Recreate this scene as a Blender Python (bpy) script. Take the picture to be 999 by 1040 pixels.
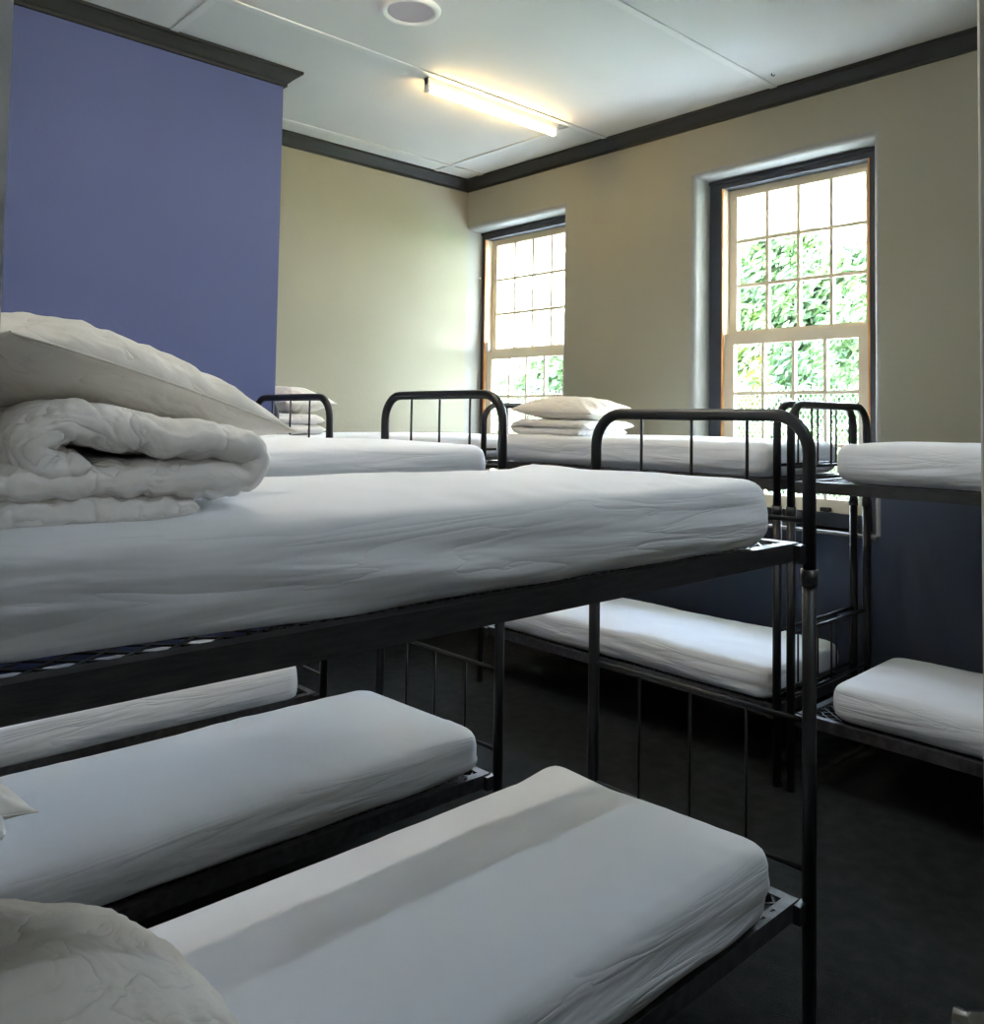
import bpy, bmesh, math, random
from mathutils import Vector, Matrix, noise
from math import sin, cos, pi, sqrt, radians

for o in list(bpy.data.objects): bpy.data.objects.remove(o, do_unlink=True)
sc = bpy.context.scene
C = sc.collection

# ------------------------------------------------------------------ camera
IW, IH = 999.0, 1040.0
F_PX, PX, PY = 864.77, 518.6, 388.35
yaw, pitch, roll = radians(46.5587), radians(2.4886), radians(0.8612)
CAM = Vector((5.233, -4.445, 1.574))
fw = Vector((-sin(yaw)*cos(pitch), cos(yaw)*cos(pitch), sin(pitch)))
rt = Vector((cos(yaw), sin(yaw), 0)); up = rt.cross(fw)
rt2 = cos(roll)*rt + sin(roll)*up; up2 = -sin(roll)*rt + cos(roll)*up
cd = bpy.data.cameras.new('camera'); cam = bpy.data.objects.new('camera', cd); C.objects.link(cam)
M = Matrix((rt2, up2, -fw)).transposed().to_4x4(); M.translation = CAM
cam.matrix_world = M
cd.sensor_fit = 'HORIZONTAL'; cd.sensor_width = 36.0
cd.lens = F_PX*36.0/IW
cd.shift_x = (IW/2-PX)/IW
cd.shift_y = (PY-IH/2)/IW
cd.clip_start = .02; cd.clip_end = 200
sc.camera = cam

# ------------------------------------------------------------------ light
SKY_STRENGTH = 16.0
SUN_STRENGTH = 2.0
w = bpy.data.worlds.new('sky'); sc.world = w; w.use_nodes = True
nt = w.node_tree; nt.nodes.clear()
wo = nt.nodes.new('ShaderNodeOutputWorld'); bg = nt.nodes.new('ShaderNodeBackground')
tc = nt.nodes.new('ShaderNodeTexCoord'); sx = nt.nodes.new('ShaderNodeSeparateXYZ'); cr = nt.nodes.new('ShaderNodeValToRGB')
cr.color_ramp.elements[0].position = 0.0; cr.color_ramp.elements[0].color = (.86, .93, 1, 1)
cr.color_ramp.elements[1].position = 0.7; cr.color_ramp.elements[1].color = (.55, .72, 1, 1)
nt.links.new(tc.outputs['Generated'], sx.inputs[0]); nt.links.new(sx.outputs[2], cr.inputs[0])
nt.links.new(cr.outputs[0], bg.inputs[0]); bg.inputs[1].default_value = SKY_STRENGTH
nt.links.new(bg.outputs[0], wo.inputs[0])

sun = bpy.data.lights.new('sun', 'SUN'); so = bpy.data.objects.new('sun', sun); C.objects.link(so)
sun.energy = SUN_STRENGTH; sun.color = (1, .93, .78); sun.angle = radians(1)
so.rotation_euler = Vector((-.45, .28, -.85)).to_track_quat('-Z', 'Y').to_euler()
so.location = (3, 6, 8)

sc.view_settings.view_transform = 'Standard'; sc.view_settings.look = 'None'
sc.view_settings.gamma = 1; sc.view_settings.use_curve_mapping = False
sc.view_settings.exposure = 1.76
try:
    sc.cycles.max_bounces = 10; sc.cycles.diffuse_bounces = 6; sc.cycles.transparent_max_bounces = 12
    sc.cycles.sample_clamp_indirect = 6
except Exception: pass

# ------------------------------------------------------------------ materials
def lin(c):
    return tuple((v/12.92 if v <= .04045 else ((v+.055)/1.055)**2.4) for v in (x/255 for x in c))
def mat(name, rgb, rough=.6, metal=0, var=.0, vscale=8, bump=0, bscale=60, spec=.5, rgb2=None, stretch=None, trans=0, coat=0, sheen=0):
    m = bpy.data.materials.new(name); m.use_nodes = True; nt = m.node_tree; b = nt.nodes['Principled BSDF']
    c1 = lin(rgb)
    b.inputs['Roughness'].default_value = rough; b.inputs['Metallic'].default_value = metal
    b.inputs['Specular IOR Level'].default_value = spec
    if coat: b.inputs['Coat Weight'].default_value = coat
    if sheen: b.inputs['Sheen Weight'].default_value = sheen
    b.inputs['Base Color'].default_value = (*c1, 1)
    tc = nt.nodes.new('ShaderNodeTexCoord'); mp = nt.nodes.new('ShaderNodeMapping')
    nt.links.new(tc.outputs['Object'], mp.inputs[0])
    if stretch: mp.inputs['Scale'].default_value = stretch
    if var or rgb2:
        c2 = lin(rgb2) if rgb2 else tuple(v*(1-var) for v in c1)
        n = nt.nodes.new('ShaderNodeTexNoise'); n.inputs['Scale'].default_value = vscale; n.inputs['Detail'].default_value = 6
        r = nt.nodes.new('ShaderNodeValToRGB'); r.color_ramp.elements[0].position = .35; r.color_ramp.elements[1].position = .68
        r.color_ramp.elements[0].color = (*c2, 1); r.color_ramp.elements[1].color = (*c1, 1)
        nt.links.new(mp.outputs[0], n.inputs['Vector']); nt.links.new(n.outputs['Fac'], r.inputs[0]); nt.links.new(r.outputs[0], b.inputs['Base Color'])
    if bump:
        n2 = nt.nodes.new('ShaderNodeTexNoise'); n2.inputs['Scale'].default_value = bscale; n2.inputs['Detail'].default_value = 5
        bp = nt.nodes.new('ShaderNodeBump'); bp.inputs['Strength'].default_value = bump; bp.inputs['Distance'].default_value = .01
        nt.links.new(mp.outputs[0], n2.inputs['Vector']); nt.links.new(n2.outputs['Fac'], bp.inputs['Height']); nt.links.new(bp.outputs[0], b.inputs['Normal'])
    return m
def wrinkles(m, stretch, scale, strength, mask_top):
    nt = m.node_tree; b = nt.nodes['Principled BSDF']
    old = b.inputs['Normal'].links[0].from_node
    tc = nt.nodes.new('ShaderNodeTexCoord'); mp = nt.nodes.new('ShaderNodeMapping'); mp.inputs['Scale'].default_value = stretch
    n = nt.nodes.new('ShaderNodeTexNoise'); n.inputs['Scale'].default_value = scale; n.inputs['Detail'].default_value = 3; n.inputs['Distortion'].default_value = .8
    a = nt.nodes.new('ShaderNodeMath'); a.operation = 'SUBTRACT'; a.inputs[1].default_value = .5
    c = nt.nodes.new('ShaderNodeMath'); c.operation = 'ABSOLUTE'
    d = nt.nodes.new('ShaderNodeMath'); d.operation = 'POWER'; d.inputs[1].default_value = .6
    bp = nt.nodes.new('ShaderNodeBump'); bp.inputs['Distance'].default_value = .03; bp.inputs['Strength'].default_value = strength
    L = nt.links.new
    L(tc.outputs['Object'], mp.inputs[0]); L(mp.outputs[0], n.inputs['Vector']); L(n.outputs['Fac'], a.inputs[0]); L(a.outputs[0], c.inputs[0]); L(c.outputs[0], d.inputs[0])
    if mask_top:
        s = nt.nodes.new('ShaderNodeSeparateXYZ'); q = nt.nodes.new('ShaderNodeMath'); q.operation = 'ABSOLUTE'
        k = nt.nodes.new('ShaderNodeMapRange'); k.inputs[1].default_value = .25; k.inputs[2].default_value = .95; k.inputs[3].default_value = strength; k.inputs[4].default_value = strength*.05
        L(tc.outputs['Normal'], s.inputs[0]); L(s.outputs[2], q.inputs[0]); L(q.outputs[0], k.inputs[0]); L(k.outputs[0], bp.inputs['Strength'])
    L(d.outputs[0], bp.inputs['Height']); L(old.outputs[0], bp.inputs['Normal']); L(bp.outputs[0], b.inputs['Normal'])
DADO = 1.32
def wall_mat(name, top, low):
    m = mat(name, top, .75, bump=.12, bscale=35, spec=.25); nt = m.node_tree; b = nt.nodes['Principled BSDF']
    g = nt.nodes.new('ShaderNodeNewGeometry'); s = nt.nodes.new('ShaderNodeSeparateXYZ'); mt = nt.nodes.new('ShaderNodeMath'); mt.operation = 'GREATER_THAN'; mt.inputs[1].default_value = DADO
    mx = nt.nodes.new('ShaderNodeMix'); mx.data_type = 'RGBA'
    mx.inputs[6].default_value = (*lin(low), 1)
    n = nt.nodes.new('ShaderNodeTexNoise'); n.inputs['Scale'].default_value = 1.7; n.inputs['Detail'].default_value = 4
    r = nt.nodes.new('ShaderNodeValToRGB'); c = lin(top)
    r.color_ramp.elements[0].position = .3; r.color_ramp.elements[1].position = .7
    r.color_ramp.elements[0].color = (*[v*.94 for v in c], 1); r.color_ramp.elements[1].color = (*c, 1)
    nt.links.new(g.outputs['Position'], n.inputs['Vector']); nt.links.new(n.outputs['Fac'], r.inputs[0])
    nt.links.new(r.outputs[0], mx.inputs[7])
    nt.links.new(g.outputs['Position'], s.inputs[0]); nt.links.new(s.outputs[2], mt.inputs[0]); nt.links.new(mt.outputs[0], mx.inputs[0])
    nt.links.new(mx.outputs[2], b.inputs['Base Color'])
    return m
m_wall = wall_mat('beige_grey_wall_paint', (143, 139, 122), (78, 84, 100))
m_wall2 = mat('reveal_paint', (136, 134, 128), .6, bump=.1, bscale=35, spec=.3)
m_blue = mat('violet_blue_wall_paint', (78, 85, 122), .7, var=.05, vscale=2, bump=.1, bscale=40, spec=.25)
m_entry = mat('pale_entry_paint', (190, 190, 190), .7, bump=.05)
m_ceil = mat('ceiling_paint', (198, 197, 192), .8, var=.03, vscale=3, spec=.2)
m_cover = mat('ceiling_cover_strip_paint', (200, 199, 194), .6)
m_crown = mat('charcoal_crown_paint', (26, 26, 24), .7, var=.1)
m_floor = mat('dark_carpet', (40, 42, 42), .95, rgb2=(27, 29, 30), vscale=14, bump=.6, bscale=260, spec=.15)
m_black = mat('black_gloss_enamel', (16, 17, 20), .42, var=.25, vscale=20, spec=.5)
m_rail = mat('worn_black_angle_iron', (22, 23, 26), .38, rgb2=(48, 46, 44), vscale=26, stretch=(4, .6, 4), bump=.1, bscale=60, spec=.6)
m_plate = mat('worn_grey_steel', (104, 100, 100), .42, .5, rgb2=(60, 58, 60), vscale=25)
m_sheet = mat('white_cotton_sheet', (236, 239, 245), .85, bump=.05, bscale=500, spec=.15, sheen=.1)
m_duvet = mat('white_cotton_duvet', (240, 237, 234), .85, bump=.08, bscale=260, spec=.15, sheen=.1)
m_pillow = mat('cream_cotton_pillowcase', (238, 232, 222), .85, bump=.08, bscale=260, spec=.15, sheen=.1)
wrinkles(m_sheet, (1.4, .8, 8), 1.7, .34, True)
wrinkles(m_duvet, (3, 1.6, 1.6), 5, .6, False)
wrinkles(m_pillow, (1, 1.6, 1), 5, .45, False)
m_frame = mat('dark_grey_window_casing_paint', (52, 55, 62), .6, var=.15, vscale=6)
m_sash = mat('cream_sash_paint', (208, 194, 168), .45, var=.04)
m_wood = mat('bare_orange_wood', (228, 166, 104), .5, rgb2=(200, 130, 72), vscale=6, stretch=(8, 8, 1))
m_whitemetal = mat('white_painted_metal', (225, 225, 222), .4)
m_chrome = mat('chrome', (220, 220, 222), .12, 1.0)
m_door = mat('pale_door_paint', (208, 206, 198), .45)
m_leafA = mat('sunny_leaf', (84, 106, 40), .5, rgb2=(44, 70, 30), vscale=1.2)
m_leafB = mat('cool_leaf', (88, 112, 60), .5, rgb2=(50, 74, 44), vscale=1.4)
m_leafC = mat('yellow_leaf', (122, 116, 44), .5, rgb2=(66, 86, 32), vscale=1.6)
m_bark = mat('bark', (110, 90, 70), .9, bump=.5, bscale=20)
m_grass = mat('lawn_grass', (110, 150, 60), .9, rgb2=(90, 120, 50), vscale=3, bump=.5)
m_soffit = mat('white_soffit_paint', (238, 234, 226), .6)
m_beam = mat('white_beam_paint', (226, 214, 200), .6)
m_render = mat('pale_render', (236, 234, 226), .8)
m_bluedark = mat('slate_blue_paint', (90, 104, 124), .6)
def em(name, rgb, s):
    m = bpy.data.materials.new(name); m.use_nodes = True; b = m.node_tree.nodes['Principled BSDF']
    b.inputs['Base Color'].default_value = (1, 1, 1, 1); b.inputs['Emission Color'].default_value = (*rgb, 1); b.inputs['Emission Strength'].default_value = s
    return m
TUBE = 18.0
m_tube = em('fluorescent_tube', (1, .69, .27), TUBE)
m_fill_neutral = em('neutral_fill_tube', (1, .90, .76), 42.0)  # tube of the added room fill batten, out of view
m_fill_cool = em('cool_fill_tube', (.70, .84, 1), 34.0)  # tube of the added cool fill batten, out of view
m_glass = bpy.data.materials.new('window_glass'); m_glass.use_nodes = True
g = m_glass.node_tree; g.nodes.clear()
go = g.nodes.new('ShaderNodeOutputMaterial'); gm = g.nodes.new('ShaderNodeMixShader'); gt = g.nodes.new('ShaderNodeBsdfTransparent'); gg = g.nodes.new('ShaderNodeBsdfGlossy'); gf = g.nodes.new('ShaderNodeMath'); gl = g.nodes.new('ShaderNodeLayerWeight'); gp = g.nodes.new('ShaderNodeMath')
gl.inputs[0].default_value = .5; gp.operation = 'POWER'; gp.inputs[1].default_value = 5; g.links.new(gl.outputs['Facing'], gp.inputs[0]); gf.operation = 'MULTIPLY_ADD'; gf.inputs[1].default_value = .9; gf.inputs[2].default_value = .03; g.links.new(gp.outputs[0], gf.inputs[0]); gg.inputs['Roughness'].default_value = .02; gt.inputs[0].default_value = (.97, .985, .98, 1)
g.links.new(gf.outputs[0], gm.inputs[0]); g.links.new(gt.outputs[0], gm.inputs[1]); g.links.new(gg.outputs[0], gm.inputs[2]); g.links.new(gm.outputs[0], go.inputs[0])

# ------------------------------------------------------------------ helpers
def obj(name, bm, m, parent=None, smooth=False, kind=None):
    me = bpy.data.meshes.new(name)
    bmesh.ops.recalc_face_normals(bm, faces=bm.faces)
    if smooth:
        for f in bm.faces: f.smooth = True
    bm.to_mesh(me); bm.free()
    for x in (m if isinstance(m, (list, tuple)) else [m]): me.materials.append(x)
    o = bpy.data.objects.new(name, me); C.objects.link(o)
    if parent: o.parent = parent
    if kind: o['kind'] = kind
    return o
def thing(name, label, cat, loc=(0, 0, 0), rotz=0, group=None):
    o = bpy.data.objects.new(name, None); C.objects.link(o); o.empty_display_size = .1
    o.location = loc; o.rotation_euler = (0, 0, rotz); tag(o, label, cat, group); return o
def tag(o, label, cat, group=None):
    o['label'] = label; o['category'] = cat
    if group: o['group'] = group
    return o
def box(bm, x0, x1, y0, y1, z0, z1):
    v = [bm.verts.new(p) for p in ((x0,y0,z0),(x1,y0,z0),(x1,y1,z0),(x0,y1,z0),(x0,y0,z1),(x1,y0,z1),(x1,y1,z1),(x0,y1,z1))]
    for f in ((0,1,2,3),(4,5,6,7),(0,1,5,4),(1,2,6,5),(2,3,7,6),(3,0,4,7)): bm.faces.new([v[i] for i in f])
    return v
def boxes(*L):
    bm = bmesh.new()
    for b in L: box(bm, *b)
    return bm
def bev(bm, w_, seg=2):
    bmesh.ops.bevel(bm, geom=list(bm.edges), offset=w_, segments=seg, affect='EDGES', profile=.5); return bm
def tube(bm, pts, r, n=10, cap=True):
    pts = [Vector(p) for p in pts]; rings = []
    nrm = None
    for i, p in enumerate(pts):
        d = ((pts[min(i+1, len(pts)-1)]-p).normalized() + (p-pts[max(i-1, 0)]).normalized()).normalized()
        if nrm is None:
            a = Vector((0, 0, 1)) if abs(d.z) < .9 else Vector((1, 0, 0)); nrm = d.cross(a).normalized()
        nrm = (nrm - d*nrm.dot(d)).normalized(); b = d.cross(nrm)
        rings.append([bm.verts.new(p + r*(cos(2*pi*k/n)*nrm + sin(2*pi*k/n)*b)) for k in range(n)])
    for A, B in zip(rings, rings[1:]):
        for k in range(n): bm.faces.new((A[k], A[(k+1) % n], B[(k+1) % n], B[k]))
    if cap: bm.faces.new(rings[0][::-1]); bm.faces.new(rings[-1])
    return bm
def tb(pts, r, n=10): return tube(bmesh.new(), pts, r, n)

# ------------------------------------------------------------------ room shell
H = 3.495; XR = 5.75; YB = -4.339
O1 = (0.0, 1.063); O2 = (2.189, 3.303); ZS, ZT = 1.0, 3.103
obj('floor', boxes((-.3, XR+.3, -6.2, .35, -.1, 0)), m_floor, kind='structure')
obj('ceiling', boxes((-.3, XR+.3, -6.2, .35, H, H+.12)), m_ceil, kind='structure')
def window_wall():
    bm = bmesh.new(); xs = [-.3, 0, 1.063, 2.189, 3.303, XR+.3]; zs = [0, ZS, ZT, H]
    V = {}
    def v(i, k, y):
        if (i, k, y) not in V: V[(i, k, y)] = bm.verts.new((xs[i], y, zs[k]))
        return V[(i, k, y)]
    for i in range(5):
        for k in range(3):
            if k == 1 and i in (1, 3): continue
            for y in (0, .35): bm.faces.new((v(i,k,y), v(i+1,k,y), v(i+1,k+1,y), v(i,k+1,y)))
    rev = []
    for i in (1, 3):
        c = [(i,1),(i+1,1),(i+1,2),(i,2)]
        for a, b in zip(c, c[1:]+c[:1]):
            f = bm.faces.new((v(*a,0), v(*b,0), v(*b,.35), v(*a,.35))); f.material_index = 1
    for k in range(3):
        for i in (0, 5): bm.faces.new((v(i,k,0), v(i,k+1,0), v(i,k+1,.35), v(i,k,.35)))
    for i in range(5):
        for k in (0, 3): bm.faces.new((v(i,k,0), v(i+1,k,0), v(i+1,k,.35), v(i,k,.35)))
    E = []
    for e in bm.edges:
        a, b = e.verts
        if abs(a.co.y) > 1e-6 or abs(b.co.y) > 1e-6: continue
        xa, xb, za, zb = a.co.x, b.co.x, a.co.z, b.co.z
        vert = abs(xa-xb) < 1e-6 and min(za, zb) == ZS and any(abs(xa-q) < 1e-5 for q in (1.063, 2.189, 3.303))
        hor = abs(za-zb) < 1e-6 and abs(za-ZT) < 1e-5 and ((abs(min(xa, xb)-2.189) < 1e-5) or abs(min(xa, xb)) < 1e-5)
        if vert or hor: E.append(e)
    for i in (1, 3): pass
    bmesh.ops.recalc_face_normals(bm, faces=bm.faces)
    bmesh.ops.bevel(bm, geom=E, offset=.035, segments=4, affect='EDGES', profile=.5, material=1)
    o = obj('wall_back', bm, [m_wall, m_wall2], kind='structure')
    return o
window_wall()
obj('wall_left', boxes((-.3, 0, -6.2, 0, 0, H)), m_wall, kind='structure')
BX, BY = .943, -2.166
obj('wall_chimney', boxes((0, BX, YB, BY, 0, H)), m_blue, kind='structure')
obj('wall_front', boxes((0, 4.75, -4.46, YB, 0, H), (4.65, 4.75, -6.2, -4.46, 0, H)), m_entry, kind='structure')
obj('wall_right', boxes((XR, XR+.3, -3.5, .35, 0, H), (XR, XR+.3, -6.2, -4.45, 0, H), (XR, XR+.3, -4.45, -3.5, 2.1, H)), m_wall, kind='structure')
obj('wall_entry', boxes((4.65, XR+.3, -6.3, -6.2, 0, H)), m_entry, kind='structure')
obj('wall_corridor', boxes((XR+1.4, XR+1.5, -5.4, -4.6, 0, 2.8), (XR+1.4, XR+1.5, -3.4, -2.6, 0, 2.8), (XR+1.4, XR+1.5, -4.6, -3.4, 0, 1.78), (XR+1.4, XR+1.5, -4.6, -3.4, 1.82, 2.8), (XR+.3, XR+1.5, -5.5, -5.4, 0, 2.8), (XR+.3, XR+1.5, -2.6, -2.5, 0, 2.8), (XR+.3, XR+1.5, -5.5, -2.5, 2.8, 2.9), (XR+.3, XR+1.5, -5.5, -2.5, -.1, 0)), m_entry, kind='structure')

# crown mouldings: stepped cove profile swept along each wall
def crown(name, p0, p1, nrm, e0=0, e1=0):
    # profile (out from wall, down from ceiling)
    P = [(a*1.2, b*1.22) for a, b in [(0, 0), (.067, 0), (.067, .012), (.055, .016), (.040, .030), (.022, .050), (.014, .056), (.014, .069), (0, .069)]]
    p0, p1, nrm = Vector(p0), Vector(p1), Vector(nrm); d = (p1-p0).normalized(); bm = bmesh.new(); R = []
    for base, e, s in ((p0, e0, -1), (p1, e1, 1)):
        R.append([bm.verts.new(base + nrm*a - Vector((0, 0, b)) + d*s*e*a) for a, b in P])
    n = len(P)
    for k in range(n): bm.faces.new((R[0][k], R[0][(k+1) % n], R[1][(k+1) % n], R[1][k]))
    bm.faces.new(R[0][::-1]); bm.faces.new(R[1])
    return obj(name, bm, m_crown, kind='structure')
Z0 = H-.0005
crown('trim_1', (0, 0, Z0), (XR, 0, Z0), (0, -1, 0), -1, -1)
crown('trim_2', (0, BY, Z0), (0, 0, Z0), (1, 0, 0), -1, -1)
crown('trim_3', (BX, YB, Z0), (BX, BY, Z0), (1, 0, 0), -1, 1)
crown('trim_4', (0, BY, Z0), (BX, BY, Z0), (0, 1, 0), -1, 1)
# ceiling cover strips
def strip(i, x0, x1, y0, y1):
    bm = bev(boxes((x0, x1, y0, y1, H-.008, H)), .003, 1); obj('trim_%d' % i, bm, m_cover, kind='structure')
strip(5, 1.49, 1.535, YB, -.081); strip(6, 2.75, 2.795, YB, -.081); strip(7, .23, .275, BY+.085, -.081)
strip(8, 4.01, 4.055, YB, -.081); strip(9, BX+.082, 1.489, -2.835, -2.79); strip(10, .085, 1.489, -.42, -.375); strip(11, 1.536, 2.749, -3.6, -3.555)
# baseboards
obj('baseboard_back', bev(boxes((0, XR, -.018, 0, 0, .12)), .004), m_crown, kind='structure')
obj('baseboard_left', bev(boxes((0, .018, BY, -.02, 0, .12)), .004), m_crown, kind='structure')

# ------------------------------------------------------------------ windows
def lattice(bm, x0, x1, z0, z1, y, stepx, stepz, wd, th=.003):
    """diamond lattice of thin flat strands, clipped to the rectangle"""
    W_, Hh = x1-x0, z1-z0
    for s in (1, -1):
        k = -int(Hh/stepz)-2
        while k < W_/stepx + int(Hh/stepz)+2:
            # line x = x0 + k*stepx + t*stepx, z = z0 (or z1) +- t*stepz
            a = (x0+k*stepx, z0 if s > 0 else z1); d = (stepx, s*stepz)
            t0, t1 = 0, Hh/stepz
            ta = (x0-a[0])/d[0]; tb_ = (x1-a[0])/d[0]
            t0 = max(t0, ta); t1 = min(t1, tb_)
            if t1-t0 > .05:
                p = Vector((a[0]+d[0]*t0, y, a[1]+d[1]*t0)); q = Vector((a[0]+d[0]*t1, y, a[1]+d[1]*t1))
                n = Vector((-(q-p).z, 0, (q-p).x)).normalized()*wd/2; h = Vector((0, th/2, 0))
                vs = [bm.verts.new(c) for c in (p-n-h, q-n-h, q+n-h, p+n-h, p-n+h, q-n+h, q+n+h, p+n+h)]
                for f in ((0,1,2,3),(4,5,6,7),(0,1,5,4),(1,2,6,5),(2,3,7,6),(3,0,4,7)): bm.faces.new([vs[i] for i in f])
            k += 1
def window(idx, cx, xl, xr):
    r = bpy.data.objects.new('window_%d' % idx, None); C.objects.link(r); r['kind'] = 'structure'
    L, R = cx-.557, cx+.557
    Li, Ri = cx-.468, cx+.468          # inside of the dark casing
    l = max(L, xl+.001); 
    y0, y1 = .164, .30
    bm = boxes((l, max(Li, l+.002), y0, y1, ZS, ZT), (Ri, R, y0, y1, ZS, ZT), (Li, Ri, y0, y1, 3.045, ZT), (Li, Ri, y0-.004, y1, ZS, 1.075))
    for a, b in ((3.092, ZT), ): box(bm, l, R, y0-.014, y0, a-.012, b-.004)
    box(bm, l, l+.018, y0-.014, y0, ZS+.01, ZT-.02) if l == L else None
    obj('window_frame', bm, m_frame, r)
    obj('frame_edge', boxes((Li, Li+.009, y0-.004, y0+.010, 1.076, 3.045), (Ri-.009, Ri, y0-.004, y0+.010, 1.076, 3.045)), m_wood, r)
    obj('jamb_liner', boxes((Li, Li+.009, y0+.011, y1, 1.076, 3.044), (Ri-.009, Ri, y0+.011, y1, 1.076, 3.044)), m_sash, r)
    def sash(name, x0, x1, z0, z1, gx0, gx1, gz0, gz1, y, rows):
        bm = boxes((x0, gx0, y, y+.04, z0, z1), (gx1, x1, y, y+.04, z0, z1), (gx0, gx1, y, y+.04, z0, gz0), (gx0, gx1, y, y+.04, gz1, z1))
        for k in range(1, 4):
            c = gx0+(gx1-gx0)*k/4; box(bm, c-.010, c+.010, y+.006, y+.036, gz0, gz1)
        for k in range(1, rows):
            c = gz0+(gz1-gz0)*k/rows; box(bm, gx0, gx1, y+.007, y+.035, c-.010, c+.010)
        s = obj(name, bm, m_sash, r)
        obj('glass_pane', boxes((gx0-.005, gx1+.005, y+.019, y+.022, gz0-.005, gz1+.005)), m_glass, s)
        return s
    sash('upper_sash', Li+.010, Ri-.010, 2.09, 3.045, Li+.062, Ri-.055, 2.15, 2.995, .240, 3)
    lo = sash('lower_sash', Li+.010, Ri-.010, 1.076, 2.125, Li+.075, Ri-.075, 1.15, 2.058, .186, 3)
    for dx in (-.21, .21):
        b = bev(boxes((cx+dx-.028, cx+dx+.028, .155, .186, 1.083, 1.105)), .004); obj('sash_lift', b, m_black, lo)
    # sill board
    obj('window_sill', bev(boxes((xl+.002, xr+.028, -.035, .163, ZS-.018, ZS)), .005), m_wall2, r)
    # security mesh outside lower half
    bm = bmesh.new(); lattice(bm, Li+.01, Ri-.01, 1.08, 1.80, .318, .032, .05, .0026)
    obj('security_mesh', bm, m_whitemetal, r)
    if idx == 1:
        obj('sash_catch', bev(boxes((Li+.012, Li+.05, .168, .186, 2.125, 2.20)), .006), m_whitemetal, r)
        obj('screw', bev(boxes((.0, .012, .13, .145, 2.72, 2.735)), .002), m_whitemetal, r)
    return r
window(1, .508, O1[0], O1[1]); window(2, 2.746, O2[0], O2[1])

# ------------------------------------------------------------------ door (open leaf at the right edge of the view) and handle
dr = bpy.data.objects.new('door_1', None); C.objects.link(dr); dr['kind'] = 'structure'
obj('door_leaf', bev(boxes((4.955, 5.72, -3.575, -3.535, .01, 2.06)), .003, 1), m_door, dr)
bm = bmesh.new()
def disc(bm, c, r, d, ax=1, n=24):
    R = []
    for t in (0, d):
        ring = []
        for k in range(n):
            a = 2*pi*k/n; p = [c[0], c[1], c[2]]
            o1, o2 = [i for i in range(3) if i != ax]
            p[ax] += t; p[o1] += r*cos(a); p[o2] += r*sin(a); ring.append(bm.verts.new(p))
        R.append(ring)
    for k in range(n): bm.faces.new((R[0][k], R[0][(k+1) % n], R[1][(k+1) % n], R[1][k]))
    bm.faces.new(R[0][::-1]); bm.faces.new(R[1])
bm = bmesh.new(); box(bm, 4.957, 5.005, -3.582, -3.575, .90, 1.055); bev(bm, .002, 1)
tube(bm, [(4.975, -3.58, 1.045), (4.972, -3.60, 1.048), (4.955, -3.622, 1.05), (4.945, -3.624, 1.05)], .012, 12)
tube(bm, [(4.980, -3.58, .98), (4.980, -3.600, .98)], .013, 12)
obj('door_handle', bm, m_chrome, dr, smooth=False)
obj('door_frame', boxes((XR-.02, XR, -3.53, -3.46, 0, 2.12), (XR-.02, XR, -4.5, -4.43, 0, 2.12), (XR-.02, XR, -4.43, -3.53, 2.06, 2.12)), m_door, dr)

# ------------------------------------------------------------------ ceiling fittings
def batten(x, y0, y1, label, tube_mat):
    t = thing('fluorescent_light', label, 'light', (x, (y0+y1)/2, H), 0)
    L = (y1-y0)/2
    bm = bmesh.new(); P = [(-.022, 0), (.022, 0), (.018, -.035), (.008, -.042), (-.008, -.042), (-.018, -.035)]
    R = [[bm.verts.new((a, s*L, b)) for a, b in P] for s in (-1, 1)]
    for k in range(6): bm.faces.new((R[0][k], R[0][(k+1) % 6], R[1][(k+1) % 6], R[1][k]))
    bm.faces.new(R[0]); bm.faces.new(R[1][::-1]); obj('housing', bm, m_whitemetal, t)
    for s in (-1, 1): obj('lamp_holder', bev(boxes((-.02, .02, min(s*L, s*(L-.02)), max(s*L, s*(L-.02)), -.085, -.0005)), .004), m_whitemetal, t)
    obj('lamp_tube', tb([(0, -L+.02, -.065), (0, L-.02, -.065)], .0155, 16), tube_mat, t, True)
    return t
batten(1.455, -1.56, -.50, 'white batten light with a glowing bare tube on the ceiling', m_tube)
batten(5.292, -2.70, -1.55, 'added unseen fill batten on the ceiling near the door', m_fill_cool)  # unseen fixture, added as cool fill for the lower beds
batten(2.772, -3.42, -2.20, 'added unseen fill batten on the ceiling beside the round vent', m_fill_neutral)  # unseen fixture, added to lift the overall room brightness
t = thing('ceiling_vent', 'round white ceiling vent with a grey mesh centre', 'vent', (2.035, -2.105, H))
def annulus(bm, r0, r1, za, zb, n=40):
    prof = [(r0, 0), (r0, za), (r0+.012, zb), (r1-.012, zb), (r1, za*.6), (r1, 0)]
    R = [[bm.verts.new((r*cos(2*pi*k/n), r*sin(2*pi*k/n), z)) for k in range(n)] for r, z in prof]
    for A, B in zip(R, R[1:]):
        for k in range(n): bm.faces.new((A[k], A[(k+1) % n], B[(k+1) % n], B[k]))
bm = bmesh.new(); annulus(bm, .105, .145, -.008, -.020); obj('rim', bm, m_cover, t, True)
bm = bmesh.new(); disc(bm, (0, 0, -.012), .106, .008, 2, 40); obj('grille', bm, mat('vent_mesh', (186, 174, 180), .7, bump=.6, bscale=300), t)
o = obj('ceiling_hook', tb([(0, 0, 0), (0, 0, -.012), (.012, 0, -.018), (.02, 0, -.012)], .003, 6), m_crown); o.location = (2.86, -.26, H)
tag(o, 'small dark hook screwed into the ceiling near the crown', 'hook')

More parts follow.
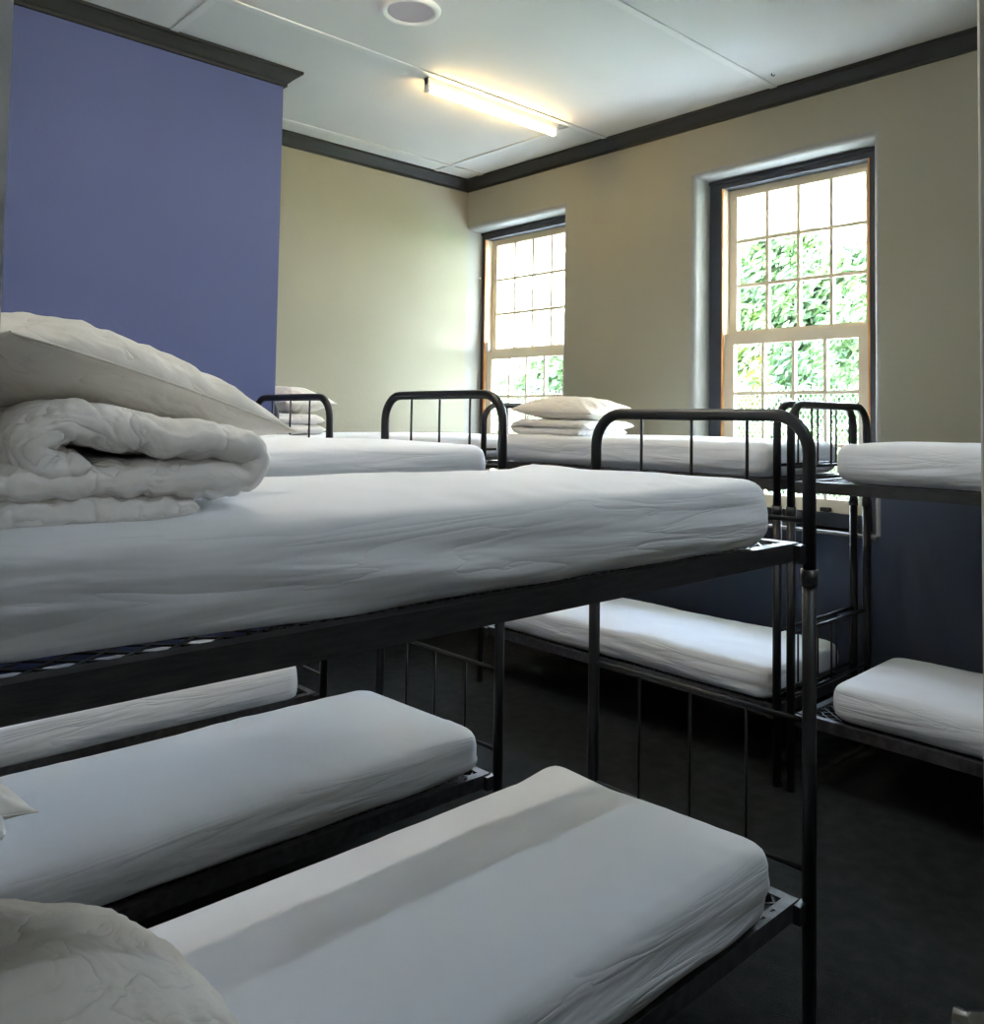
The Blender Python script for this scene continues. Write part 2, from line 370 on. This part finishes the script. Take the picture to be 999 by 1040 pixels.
# ------------------------------------------------------------------ bunk beds
BW, BL = .75, 1.95
def arch_pts(z0, zt, r=.105, n=8):
    P = [(0, z0), (0, zt-r)]
    for k in range(1, n+1):
        a = pi-(pi/2)*k/n; P.append((r+r*cos(a), zt-r+r*sin(a)))
    P.append((BW-r, zt))
    for k in range(1, n+1):
        a = pi/2-(pi/2)*k/n; P.append((BW-r+r*cos(a), zt-r+r*sin(a)))
    P.append((BW, z0)); return P
def base_frame(zt, mesh_name='wire_mesh', holes=False, hr=.048):
    """angle iron frame, top at zt, local x 0..BW, y -BL..0"""
    t = .004; w_ = .032; x0, x1, y0, y1 = .0195, BW-.0195, -BL+.0195, -.0195
    B = [(x0, x0+t, y0, y1, zt-hr, zt), (x1-t, x1, y0, y1, zt-hr, zt), (x0+t, x1-t, y0, y0+t, zt-hr, zt), (x0+t, x1-t, y1-t, y1, zt-hr, zt)]
    B += [(x0+t, x0+w_, y0+t, y1-t, zt-t, zt), (x0+w_, x1-w_, y0+t, y0+w_, zt-t, zt), (x0+w_, x1-w_, y1-w_, y1-t, zt-t, zt)]
    if holes:
        ys = [y0+t]; 
        xa, xb = x1-w_, x1-t
        yh = [y1-.10, y1-.15]
        cur = y1-t
        for h in yh:
            B.append((xa, xb, h+.008, cur, zt-t, zt)); B.append((xa, xa+.010, h-.008, h+.008, zt-t, zt)); B.append((xb-.010, xb, h-.008, h+.008, zt-t, zt)); cur = h-.008
        B.append((xa, xb, y0+t, cur, zt-t, zt))
    else: B.append((x1-w_, x1-t, y0+t, y1-t, zt-t, zt))
    for yy in (-BL*.33, -BL*.66): B.append((x0+t, x1-t, yy-.012, yy+.012, zt-.03, zt-.012))
    return boxes(*B)
def mesh_bm(zt):
    bm = bmesh.new(); lattice(bm, .028, BW-.028, -BL+.028, -.028, 0, .052, .062, .0058, .003)
    for v in bm.verts: v.co = Vector((v.co.x, v.co.z, zt-.006+v.co.y))
    return bm
def bunk(label, loc, rotz, top, up, low, mid, ubar, lbar, collar, upper=True):
    t = thing('bunk_bed', label, 'bunk bed', loc, rotz, 'black metal bunk beds')
    for y in (0, -BL):
        obj('end_arch', tb([(x, y, z) for x, z in arch_pts(collar, top)], .0175, 12), m_black, t, True)
        for x in (0, BW):
            obj('leg', tb([(x, y, 0.0), (x, y, collar)], .0185, 12), m_black, t, True)
            obj('collar', tb([(x, y, collar-.03), (x, y, collar+.012)], .0225, 12), m_rail, t, True)
        for z, r in ((ubar, .007), (mid, .008), (lbar, .007)):
            obj('crossbar', tb([(.012, y, z), (BW-.012, y, z)], r, 8), m_black, t, True)
        for k in range(3):
            x = BW*(k+1)/4
            obj('spindle', tb([(x, y, ubar), (x, y, top-.01)], .0048, 8), m_black, t, True)
            obj('spindle', tb([(x, y, lbar), (x, y, mid)], .0045, 8), m_black, t, True)
    for z, h in ((up, False), (low, True)):
        f = obj('base_frame', base_frame(z, holes=h), m_rail if not h else m_rail2, t)
        obj('wire_mesh', mesh_bm(z), m_black, f)
        for y in (0, -BL):
            s = -1 if y == 0 else 1
            for x in (0, BW):
                q = -1 if x else 1
                B = boxes((min(x, x+q*.02), max(x, x+q*.02), min(y, y+s*.05), max(y, y+s*.05), z-.052, z-.004)); obj('bracket', B, m_rail, t)
    return t
m_rail2 = mat('dusty_black_angle_iron', (70, 68, 70), .45, rgb2=(40, 40, 42), vscale=30, spec=.5)
XA, YA = 3.374, -2.29
bunk('nearest black bunk with worn edges, rising from bottom right of the photo', (XA, YA, 0), 0, 1.597, 1.257, .33, .785, 1.315, .40, 1.175)
bunk('black metal bunk directly left of the nearest one, foot arch against the pale wall', (2.168, YA, 0), 0, 1.668, 1.33, .285, .655, 1.40, .365, 1.2)
bunk('black metal bunk nearest the blue wall, only its small foot arch showing', (.966, YA, 0), 0, 1.668, 1.33, .285, .655, 1.40, .365, 1.2)
bunk('black metal bunk under the windows with its head below the far window', (3.306, -.993+BW, 0), radians(-90), 1.660, 1.325, .33, .665, 1.390, .40, 1.2)
bunk('black metal bunk at right along the window wall, cut by the frame edge', (3.372, -.993, 0), radians(90), 1.660, 1.325, .33, .665, 1.385, .40, 1.2)
# corner bunk: no arch at the window end
def corner_bunk(label, loc):
    t = thing('bunk_bed', label, 'bunk bed', loc, 0, 'black metal bunk beds')
    y = -BL
    for y, top in ((-BL, 1.66), (0, 1.40)):
        if top > 1.5:
            obj('end_arch', tb([(x, y, z) for x, z in arch_pts(1.2, top)], .0175, 12), m_black, t, True)
        for x in (0, BW): obj('leg', tb([(x, y, 0), (x, y, 1.2 if top > 1.5 else top)], .0185, 12), m_black, t, True)
        for z in (1.375, .665, .40): obj('crossbar', tb([(.012, y, z), (BW-.012, y, z)], .007, 8), m_black, t, True)
        for k in range(3):
            x = BW*(k+1)/4
            obj('spindle', tb([(x, y, .40), (x, y, .665)], .0045, 8), m_black, t, True)
            if top > 1.5: obj('spindle', tb([(x, y, 1.375), (x, y, top-.01)], .0048, 8), m_black, t, True)
    for z in (1.30, .33):
        f = obj('base_frame', base_frame(z), m_rail, t); obj('wire_mesh', mesh_bm(z), m_black, f)
    return t
corner_bunk('black metal bunk tucked in the far corner alcove along the left wall', (.05, -.13, 0))

# ------------------------------------------------------------------ bedding
def fbm(p, o=4):
    return noise.fractal(Vector(p), 1.0, 2.0, o)
def crease(p):
    v = max(0, 1-abs(noise.noise(Vector(p)))*4.5); return v*v
def ridge(p): return 1-abs(noise.noise(Vector(p)))*2
def mattress(label, cx, cy, zb, t, rotz=0, Lx=.69, Ly=1.86, seed=0, skew=0, peak=0, wr=1.0, res=1.0, crownh=.014, group='white sheeted mattresses', sag=0, tuck=0):
    nx, ny, nz = int(34*res), int(110*res), int(12*res)
    hx, hy, hz = Lx/2, Ly/2, t/2; rr = min(.05, hz*.75)
    bm = bmesh.new(); V = {}
    def vert(i, j, k):
        key = (i, j, k)
        if key in V: return V[key]
        # denser sampling near borders
        def s(a, n, h): 
            u = 2*a/n-1
            return h*(.55*u+.45*sin(u*pi/2)) if True else h*u
        x, y, z = s(i, nx, hx), s(j, ny, hy), s(k, nz, hz)
        # plan corner radius .07, profile radius rr
        rp = .055
        qx = max(-hx+rp, min(hx-rp, x)); qy = max(-hy+rp, min(hy-rp, y))
        dx, dy = x-qx, y-qy
        if dx or dy:
            m_ = max(abs(dx), abs(dy)); l = sqrt(dx*dx+dy*dy); f = m_/l
            if dx and dy: dx *= f; dy *= f
        px, py = qx+dx, qy+dy
        # inset according to z (rounded profile), top radius small, bottom radius larger
        edge = max(abs(x)/hx, abs(y)/hy)
        d = min(hx-abs(x), hy-abs(y))      # distance from side
        rt_, rb_ = rr*.6, rr*1.3
        r_ = rt_ if z > 0 else rb_
        zz = z
        zi = hz-r_
        side = (k not in (0, nz))
        if side:
            a = max(0, abs(z)-zi)/r_; a = min(1, a); inset = r_*(1-sqrt(max(0, 1-a*a)))*.85
        else:
            dd = min(d, r_); q = 1-dd/r_; zz = math.copysign(zi + r_*sqrt(max(0, 1-q*q))*1.0, z); inset = r_*.85*(q)*1.0 if q > 0 else 0
            if d <= 1e-6: inset = r_*.85; zz = math.copysign(zi+r_*1.0, z)
            # blend: keep plane continuous with side loops
            zz = math.copysign(hz - (0 if d > 1e-6 else 0), z)
        sc_x = 1-inset/hx if abs(x) > hx-.2 else 1-inset/hx*max(0, (abs(x)/hx))
        sc_y = 1-inset/hy if abs(y) > hy-.2 else 1-inset/hy*max(0, (abs(y)/hy))
        if not side:
            inset_e = r_*.85; px *= 1-inset_e/hx; py *= 1-inset_e/hy
        else:
            px *= 1-inset/hx; py *= 1-inset/hy
        p = Vector((px, py, zz))
        u, v, wz = x/hx, y/hy, z/hz
        # crowning of the top, soft bulge of the sides
        if k == nz:
            p.z += crownh*(1-u**4)*(1-v**6) + .006*fbm((px*2.2+seed, py*1.6, seed*1.3))*1.0
            p.z += wr*.0022*ridge((px*5+py*2.2+seed*3, py*2.4-px*2, seed))
            # puckers running in from the near-side edges
            e = max(0, 1-d/.10)
            p.z += wr*.003*e*noise.noise(Vector((px*26 if abs(v) > abs(u)*1.0 and hy-abs(y) < .12 else py*16, seed, d*3)))
        elif k > 0:
            b = .010*(1-wz*wz)
            onx = abs(i in (0, nx)); ony = (j in (0, ny))
            low = (1-wz)/2
            # long gathered folds sweeping along the sides
            f1 = ridge((py*1.6+seed*2, wz*2.3+py*.9+seed, seed*.7)) ; f2 = ridge((py*3.1-seed, wz*4.6-py*1.1, seed+4))
            g1 = ridge((px*3.4+seed*2, wz*2.2+px*.9, seed*.3)); 
            if onx: p.x += math.copysign(b + wr*(.014*f1+.008*f2)*(.25+.75*low) - .004, x)
            if ony: p.y += math.copysign(b + wr*(.010*g1+.005*f2)*(.25+.75*low) - .003, y)
        else:
            p.z += .002
        # foot end (y = +hy): slanting end and lifted far corner
        if skew and y > 0: p.y -= skew*(.5-u*.5)*(y/hy)**2
        if peak and z > 0: p.z += peak*max(0, -u-.4)/.6*max(0, v-.80)/.2
        if tuck and u > 0: p.x -= tuck*((1-wz)/2)**1.2*max(0, min(1, (-v-.40)/.5))*u
        if sag: p.z -= sag*max(0, -v)*(z > 0)
        V[key] = bm.verts.new(p + Vector((0, 0, hz)))
        return V[key]
    for i in range(nx):
        for j in range(ny):
            for k in (0, nz): bm.faces.new((vert(i,j,k), vert(i+1,j,k), vert(i+1,j+1,k), vert(i,j+1,k)))
    for i in range(nx):
        for k in range(nz):
            for j in (0, ny): bm.faces.new((vert(i,j,k), vert(i+1,j,k), vert(i+1,j,k+1), vert(i,j,k+1)))
    for j in range(ny):
        for k in range(nz):
            for i in (0, nx): bm.faces.new((vert(i,j,k), vert(i,j+1,k), vert(i,j+1,k+1), vert(i,j,k+1)))
    bmesh.ops.smooth_vert(bm, verts=bm.verts, factor=.5, use_axis_x=True, use_axis_y=True, use_axis_z=True)
    bmesh.ops.smooth_vert(bm, verts=bm.verts, factor=.4, use_axis_x=True, use_axis_y=True, use_axis_z=True)
    o = obj('mattress', bm, m_sheet, smooth=True); o.location = (cx, cy, zb); o.rotation_euler = (0, 0, rotz)
    return tag(o, label, 'mattress', group)

cxA = XA+BW/2
def alongy(foot_y, L): return foot_y-L/2
mattress('white mattress on top of the nearest bunk under a folded duvet', cxA+.005, alongy(-2.465, 1.76), 1.256, .172, seed=1, skew=.15, peak=.018, tuck=.055, Ly=1.76, Lx=.705, res=1.5, wr=1.2)
mattress('white mattress on the lower level of the nearest bunk', cxA+.01, alongy(-2.45, 1.78), .329, .190, seed=2, skew=.06, Ly=1.78, Lx=.70, res=1.4, peak=.02)
cxB = 2.168+BW/2
mattress('white mattress on the upper level of the second bunk from the right foreground', cxB, alongy(-2.345, 1.83), 1.329, .150, seed=3, Lx=.70, Ly=1.84)
mattress('white mattress on the lower bunk between nearest bunk and chimney side bunk', cxB, alongy(-2.355, 1.86), .284, .165, seed=4, skew=.03, res=1.3, wr=1.1, crownh=.03)
cxC = .966+BW/2
mattress('white mattress on the upper level of the bunk beside the chimney', cxC, alongy(-2.40, 1.78), 1.329, .155, seed=5, Ly=1.78)
mattress('bluish white mattress low down at far left beneath the wire mesh base', cxC, alongy(-2.40, 1.78), .250, .190, seed=6, wr=1.1, Ly=1.78)
mattress('white mattress in the far corner alcove under folded bedding', .425, -1.105, 1.299, .158, seed=7, Ly=1.84)
yc = -.993+BW/2
mattress('white mattress on the upper bunk beneath the windows holding a pillow stack', 2.335, yc, 1.324, .158, rotz=radians(-90), seed=8, Ly=1.82, res=1.1)
mattress('white mattress on the lower bunk beneath the windows', 2.335, yc, .329, .160, rotz=radians(-90), seed=9, Ly=1.83, res=1.2, crownh=.02)
mattress('white mattress on the upper level of the bunk at the right edge', 4.405, yc, 1.324, .165, rotz=radians(90), seed=10, Ly=1.79, res=1.1, skew=.05)
mattress('white mattress on the lower level of the bunk at the right edge', 4.405, yc, .329, .155, rotz=radians(90), seed=11, Ly=1.77, res=1.2, skew=.02)

def pillow(label, loc, rot, L=.62, W=.44, T=.14, seed=0, bend=0, group='white pillows', droop=0, curl=0):
    n = 56; m_ = 40; bm = bmesh.new(); top = {}; bot = {}
    for i in range(n+1):
        for j in range(m_+1):
            u = 2*i/n-1; v = 2*j/m_-1
            u = sin(u*pi/2)*.5+u*.5; v = sin(v*pi/2)*.5+v*.5
            x = L/2*u*(1-.055*(1-v*v)); y = W/2*v*(1-.075*(1-u*u))
            prof = (max(0, 1-abs(u)**2.4)*max(0, 1-abs(v)**2.4))**.55
            edge = 1-prof
            nz = fbm((x*5+seed*7, y*5, seed))
            rad = noise.noise(Vector((math.atan2(v, u)*9+seed, sqrt(u*u+v*v)*1.5, seed*3)))
            wr = .010*rad*min(1, (abs(u)**2+abs(v)**2))*min(1, prof*3) + .008*nz*min(1, prof*2)
            wr += .003*ridge((x*9+y*4+seed, y*11-x*3, seed+9))*min(1, prof*2) - .008*crease((x*7+y*6+seed, y*5-x*5, seed+9))*min(1, prof*2)*(1-.6*prof)
            zt = T*.60*prof+wr; zb = -T*.40*prof+wr*.3
            if i in (0, n) or j in (0, m_): zt = zb = 0
            def fin(z):
                zz = z - bend*(x/(L/2))**2 - droop*max(0, u)**2 - curl*max(0, v)**2
                return Vector((x, y, zz))
            a = bm.verts.new(fin(zt)); top[i, j] = a
            bot[i, j] = a if (i in (0, n) or j in (0, m_)) else bm.verts.new(fin(zb))
    for i in range(n):
        for j in range(m_):
            bm.faces.new((top[i,j], top[i+1,j], top[i+1,j+1], top[i,j+1]))
            bm.faces.new((bot[i,j], bot[i,j+1], bot[i+1,j+1], bot[i+1,j]))
    # thin seam piping
    per = [(i, 0) for i in range(n)] + [(n, j) for j in range(m_)] + [(i, m_) for i in range(n, 0, -1)] + [(0, j) for j in range(m_, 0, -1)]
    pts = [top[q].co.copy() for q in per]
    o = obj('pillow', bm, m_pillow, smooth=True)
    o.location = loc; o.rotation_euler = rot
    tag(o, label, 'pillow', group)
    bm = bmesh.new(); tube(bm, pts+[pts[0]], .0022, 6, cap=False); obj('piping', bm, m_pillow, o, smooth=True)
    return o

def smooth_path(P, per=8):
    P = [Vector((a, b)) for a, b in P]; out = []
    for i in range(len(P)-1):
        p0 = P[max(i-1, 0)]; p1 = P[i]; p2 = P[i+1]; p3 = P[min(i+2, len(P)-1)]
        for k in range(per):
            t = k/per
            out.append(.5*((2*p1)+(-p0+p2)*t+(2*p0-5*p1+4*p2-p3)*t*t+(-p0+3*p1-3*p2+p3)*t**3))
    out.append(P[-1]); return out
def duvet(label, loc, rotz, path, width, thick, seed=0, nx=44, per=9, group='folded white duvets', wr=1.0, taper=.05):
    """folded duvet: a thick sheet whose cross-section follows path (local y, z), width along local x"""
    Q = smooth_path(path, per); N = len(Q); bm = bmesh.new()
    cum = [0]
    for a, b in zip(Q, Q[1:]): cum.append(cum[-1]+(b-a).length)
    nr = []
    for i in range(N):
        d = (Q[min(i+1, N-1)]-Q[max(i-1, 0)]).normalized(); nr.append(Vector((-d.y, d.x)))
    cen = sum(Q, Vector((0, 0)))/N
    rings = []
    for a in range(nx+1):
        u = 2*a/nx-1; u = .6*u+.4*sin(u*pi/2); x = width/2*u
        ex = max(0, (abs(x)-(width/2-taper))/taper); f = sqrt(max(.0, 1-ex*ex*.97))
        ring = []
        for side in (1, -1):
            idx = range(N) if side == 1 else range(N-1, -1, -1)
            for i in idx:
                s = cum[i]; e = min(s, cum[-1]-s)/(thick*.6); g = sqrt(max(0, 1-(1-min(1, e))**2))*.92+.08
                h = thick/2*f*g
                w1 = noise.noise(Vector((x*7+seed, s*5, side*3+seed)))
                w2 = crease((s*15+x*5+seed, x*4-s*2, side*5+seed*2)) + .6*crease((s*27-x*6, x*6+seed, side*3))
                w3 = ridge((x*4+seed*2, s*17, side*2+seed))
                h2 = h*(1+.10*w1) + wr*(-.010*w2*(.5+.5*min(1, ex+.3))*min(1, h/.022) + .004*w3)*g
                if ex > .0: h2 += wr*.006*ex*noise.noise(Vector((s*42, seed, side)))
                p = Q[i]+nr[i]*side*h2
                xx = x + .012*noise.noise(Vector((s*6, seed+3, 0)))*ex + .004*noise.noise(Vector((s*40, seed, 1)))*ex
                # ends of the stack sit a little lower (weight)
                zz = p.y*(1-.05*ex)
                ring.append(bm.verts.new((xx, p.x, max(zz, .0))))
        rings.append(ring)
    R = len(rings[0])
    for A, B in zip(rings, rings[1:]):
        for k in range(R): bm.faces.new((A[k], A[(k+1) % R], B[(k+1) % R], B[k]))
    for ring in (rings[0], rings[-1]):
        for i in range(N-1):
            bm.faces.new((ring[i], ring[i+1], ring[R-2-i], ring[R-1-i]))
    o = obj('duvet', bm, m_duvet, smooth=True); o.location = loc; o.rotation_euler = (0, 0, rotz)
    return tag(o, label, 'duvet', group)

# nearest bunk, upper level: a rolled duvet (local y = world y, origin at its centre)
pA = [(.05, .014), (-.1, .013), (-.30, .014), (-.34, .034), (-.28, .054), (-.12, .054), (.02, .054), (.115, .052), (.150, .076), (.125, .102), (.0, .114), (-.08, .130), (-.130, .134), (-.168, .112), (-.165, .082), (-.135, .076), (-.105, .082)]
duvet('thick white duvet rolled up on the upper level of nearest bunk', (3.75, -3.978, 1.430), 0, [(a*.94, b*.98) for a, b in pA], .62, .056, seed=2, nx=80, per=14, wr=1.0)
pillow('large cream pillow topping the rolled duvet on nearest upper bunk', (3.765, -4.01, 1.612), (radians(-2), radians(12.6), radians(113)), L=.57, W=.44, T=.135, seed=1, bend=.012)
# lower level of nearest bunk
pB = [(.16, .024), (-.05, .024), (-.26, .026), (-.29, .052), (-.24, .078), (-.08, .078), (.10, .076), (.155, .098), (.11, .122), (-.05, .128), (-.20, .130), (-.26, .128)]
duvet('white duvet folded under a pillow on lower level of nearest bunk', (3.70, -4.02, .510), 0, [(a*.9, b*.85) for a, b in pB], .54, .052, seed=9)
pillow('shadowed white pillow draped over a duvet at the bottom left corner', (3.81, -4.00, .685), (radians(6), radians(27), radians(98)), L=.55, W=.46, T=.14, seed=5, bend=.02)
# second bunk, lower level
duvet('white duvet end peeking in at left edge on the second lower bunk', (2.56, -4.03, .440), 0, pB, .56, .046, seed=12)
pillow('white pillow corner peeking in at left edge on the second lower bunk', (2.62, -4.065, .592), (0, radians(10), radians(100)), L=.52, W=.42, T=.13, seed=7)
# window bunk, upper level
pE = [(.17, .020), (-.02, .020), (-.24, .022), (-.285, .042), (-.23, .064), (-.05, .062), (.14, .060), (.19, .058)]
duvet('white duvet folded flat beneath the pillow on the window side bunk', (1.77, -.67, 1.486), radians(90), [(-a*.86, b) for a, b in [(.30,.022),(.05,.022),(-.25,.022),(-.33,.045),(-.25,.068),(.0,.066),(.25,.064),(.36,.062)]], .44, .046, seed=21)
pillow('white pillow lying on the folded duvet by the far window', (1.79, -.65, 1.624), (0, radians(2), 0), L=.66, W=.46, T=.15, seed=11)
# corner alcove bunk
duvet('white duvet folded thick in the corner alcove behind the blue wall', (.42, -1.84, 1.465), 0, [(.15,.03),(-.05,.03),(-.18,.032),(-.215,.062),(-.17,.092),(-.02,.092),(.14,.088)], .56, .058, seed=31)
pillow('cream pillow seen behind a bunk arch past the blue wall edge', (.42, -1.83, 1.655), (0, 0, radians(8)), L=.56, W=.38, T=.17, seed=13)

# ------------------------------------------------------------------ outside
obj('ground', boxes((-40, 40, 6.0, 60, -.6, -.5)), m_grass, kind='structure')
obj('bounce_terrace', boxes((-40, 40, .36, 6.0, -.6, -.5)), m_render, kind='structure')  # unseen pale paving, added to bounce neutral daylight up to the ceiling
# veranda with white soffit boards and beams
vr = thing('veranda_roof', 'white veranda soffit and beams seen through the top panes', 'roof', (0, 0, 0))
B = bmesh.new(); x = -4.0
while x < 9: box(B, x, x+.195, .36, 1.95, 3.36, 3.38); x += .2
obj('soffit_boards', B, m_soffit, vr)
obj('roof_sheet', boxes((-4, 9, .36, 2.05, 3.47, 3.50)), m_soffit, vr)
for k in range(9):
    x = -3.6+k*1.35; obj('rafter', bev(boxes((x, x+.07, .37, 1.95, 3.25, 3.36)), .006), m_beam, vr)
obj('front_beam', bev(boxes((-4, 9, 1.75, 1.85, 3.12, 3.25)), .01), m_beam, vr)
for x in (-3.2, 6.5): obj('post', bev(boxes((x-.06, x+.06, 1.74, 1.86, -.5, 3.12)), .01), m_beam, vr)

def tree(label, x, y, h, r, mat_, seed, n=5200, leaf=.09, trunk=.09, zc=None, cat='tree', name='leafy_tree'):
    random.seed(seed); t = thing(name, label, cat, (x, y, -.5), 0, 'trees outside the windows')
    bm = bmesh.new()
    blobs = [(random.uniform(-r*.6, r*.6), random.uniform(-r*.5, r*.5), random.uniform(h*.18, h*.85), random.uniform(.35, .62)*r) for _ in range(16)]
    for _ in range(n):
        b = random.choice(blobs); d = Vector((random.gauss(0, 1), random.gauss(0, 1), random.gauss(0, 1))).normalized()*b[3]*random.uniform(.75, 1.08)
        c = Vector(b[:3])+d
        if c.z < .05: c.z = .05+random.random()*.3
        a = Vector((random.gauss(0, 1), random.gauss(0, 1), random.gauss(0, 1))).normalized(); e = a.orthogonal().normalized()
        f = a.cross(e); s = leaf*random.uniform(.6, 1.3)
        vs = [bm.verts.new(c+q) for q in (-e*s, -e*s*.2+f*s*.42+a*s*.1, e*s, -e*s*.2-f*s*.42+a*s*.1)]
        bm.faces.new(vs)
    obj('foliage', bm, mat_, t)
    bm = bmesh.new(); tube(bm, [(0, 0, 0), (.05, .02, h*.35), (-.04, 0, h*.7)], trunk, 10)
    for k in range(5):
        a = k*1.3; tube(bm, [(0, 0, h*(.25+.07*k)), (cos(a)*r*.45, sin(a)*r*.45, h*(.45+.08*k))], trunk*.4, 6)
    obj('trunk', bm, m_bark, t, True); return t
# positions spread along the garden in front of both windows
tree('yellow green shrub seen left in the near window', -1.4, 5.6, 3.3, 1.0, m_leafC, 1)
tree('bright green tree filling the middle of the near window', -2.3, 8.6, 4.3, 1.3, m_leafB, 2)
tree('cool green tree at right of the near window', 0.7, 6.6, 4.0, 1.0, m_leafB, 3)
tree('low leafy bush at the foot of the near window view', .2, 4.1, 2.2, .75, m_leafA, 4, name='leafy_bush', cat='bush')
tree('low leafy bush right of the others by the veranda', 1.55, 3.5, 2.0, .6, m_leafA, 5, name='leafy_bush', cat='bush')
tree('green bush in the lower panes of the far window', -5.6, 5.2, 2.5, 1.3, m_leafA, 6, name='leafy_bush', cat='bush')
tree('cool green tree beyond the far window', -6.9, 8.4, 3.3, 1.7, m_leafB, 7, n=7000, leaf=.15)
tree('yellowing bush low behind the far window', -2.9, 4.6, 2.2, 1.1, m_leafC, 8, name='leafy_bush', cat='bush')
tree('tall green tree in the background at right of the near window view', -2.3, 11.3, 7.0, 1.9, m_leafB, 9, n=14000, leaf=.13)
tree('tall green tree in the background at left of the near window view', -6.4, 12.4, 7.2, 2.1, m_leafB, 10, n=14000, leaf=.13)
tree('bushy tree between the two tall background trees', -3.9, 9.4, 4.4, 1.3, m_leafA, 11, n=9000, leaf=.12)
# pale neighbouring building beyond the far window
nb = thing('neighbour_building', 'pale building with slate blue band beyond the far window', 'building', (-14, 14, -.5))
obj('wall', boxes((-7, 5, 0, .4, 0, 6.0)), m_render, nb)
obj('band', boxes((-7.02, 5.02, -.06, .0, 2.85, 3.1)), m_bluedark, nb)
obj('roof', boxes((-7.4, 5.4, -.6, 2.0, 6.0, 6.15)), m_soffit, nb)
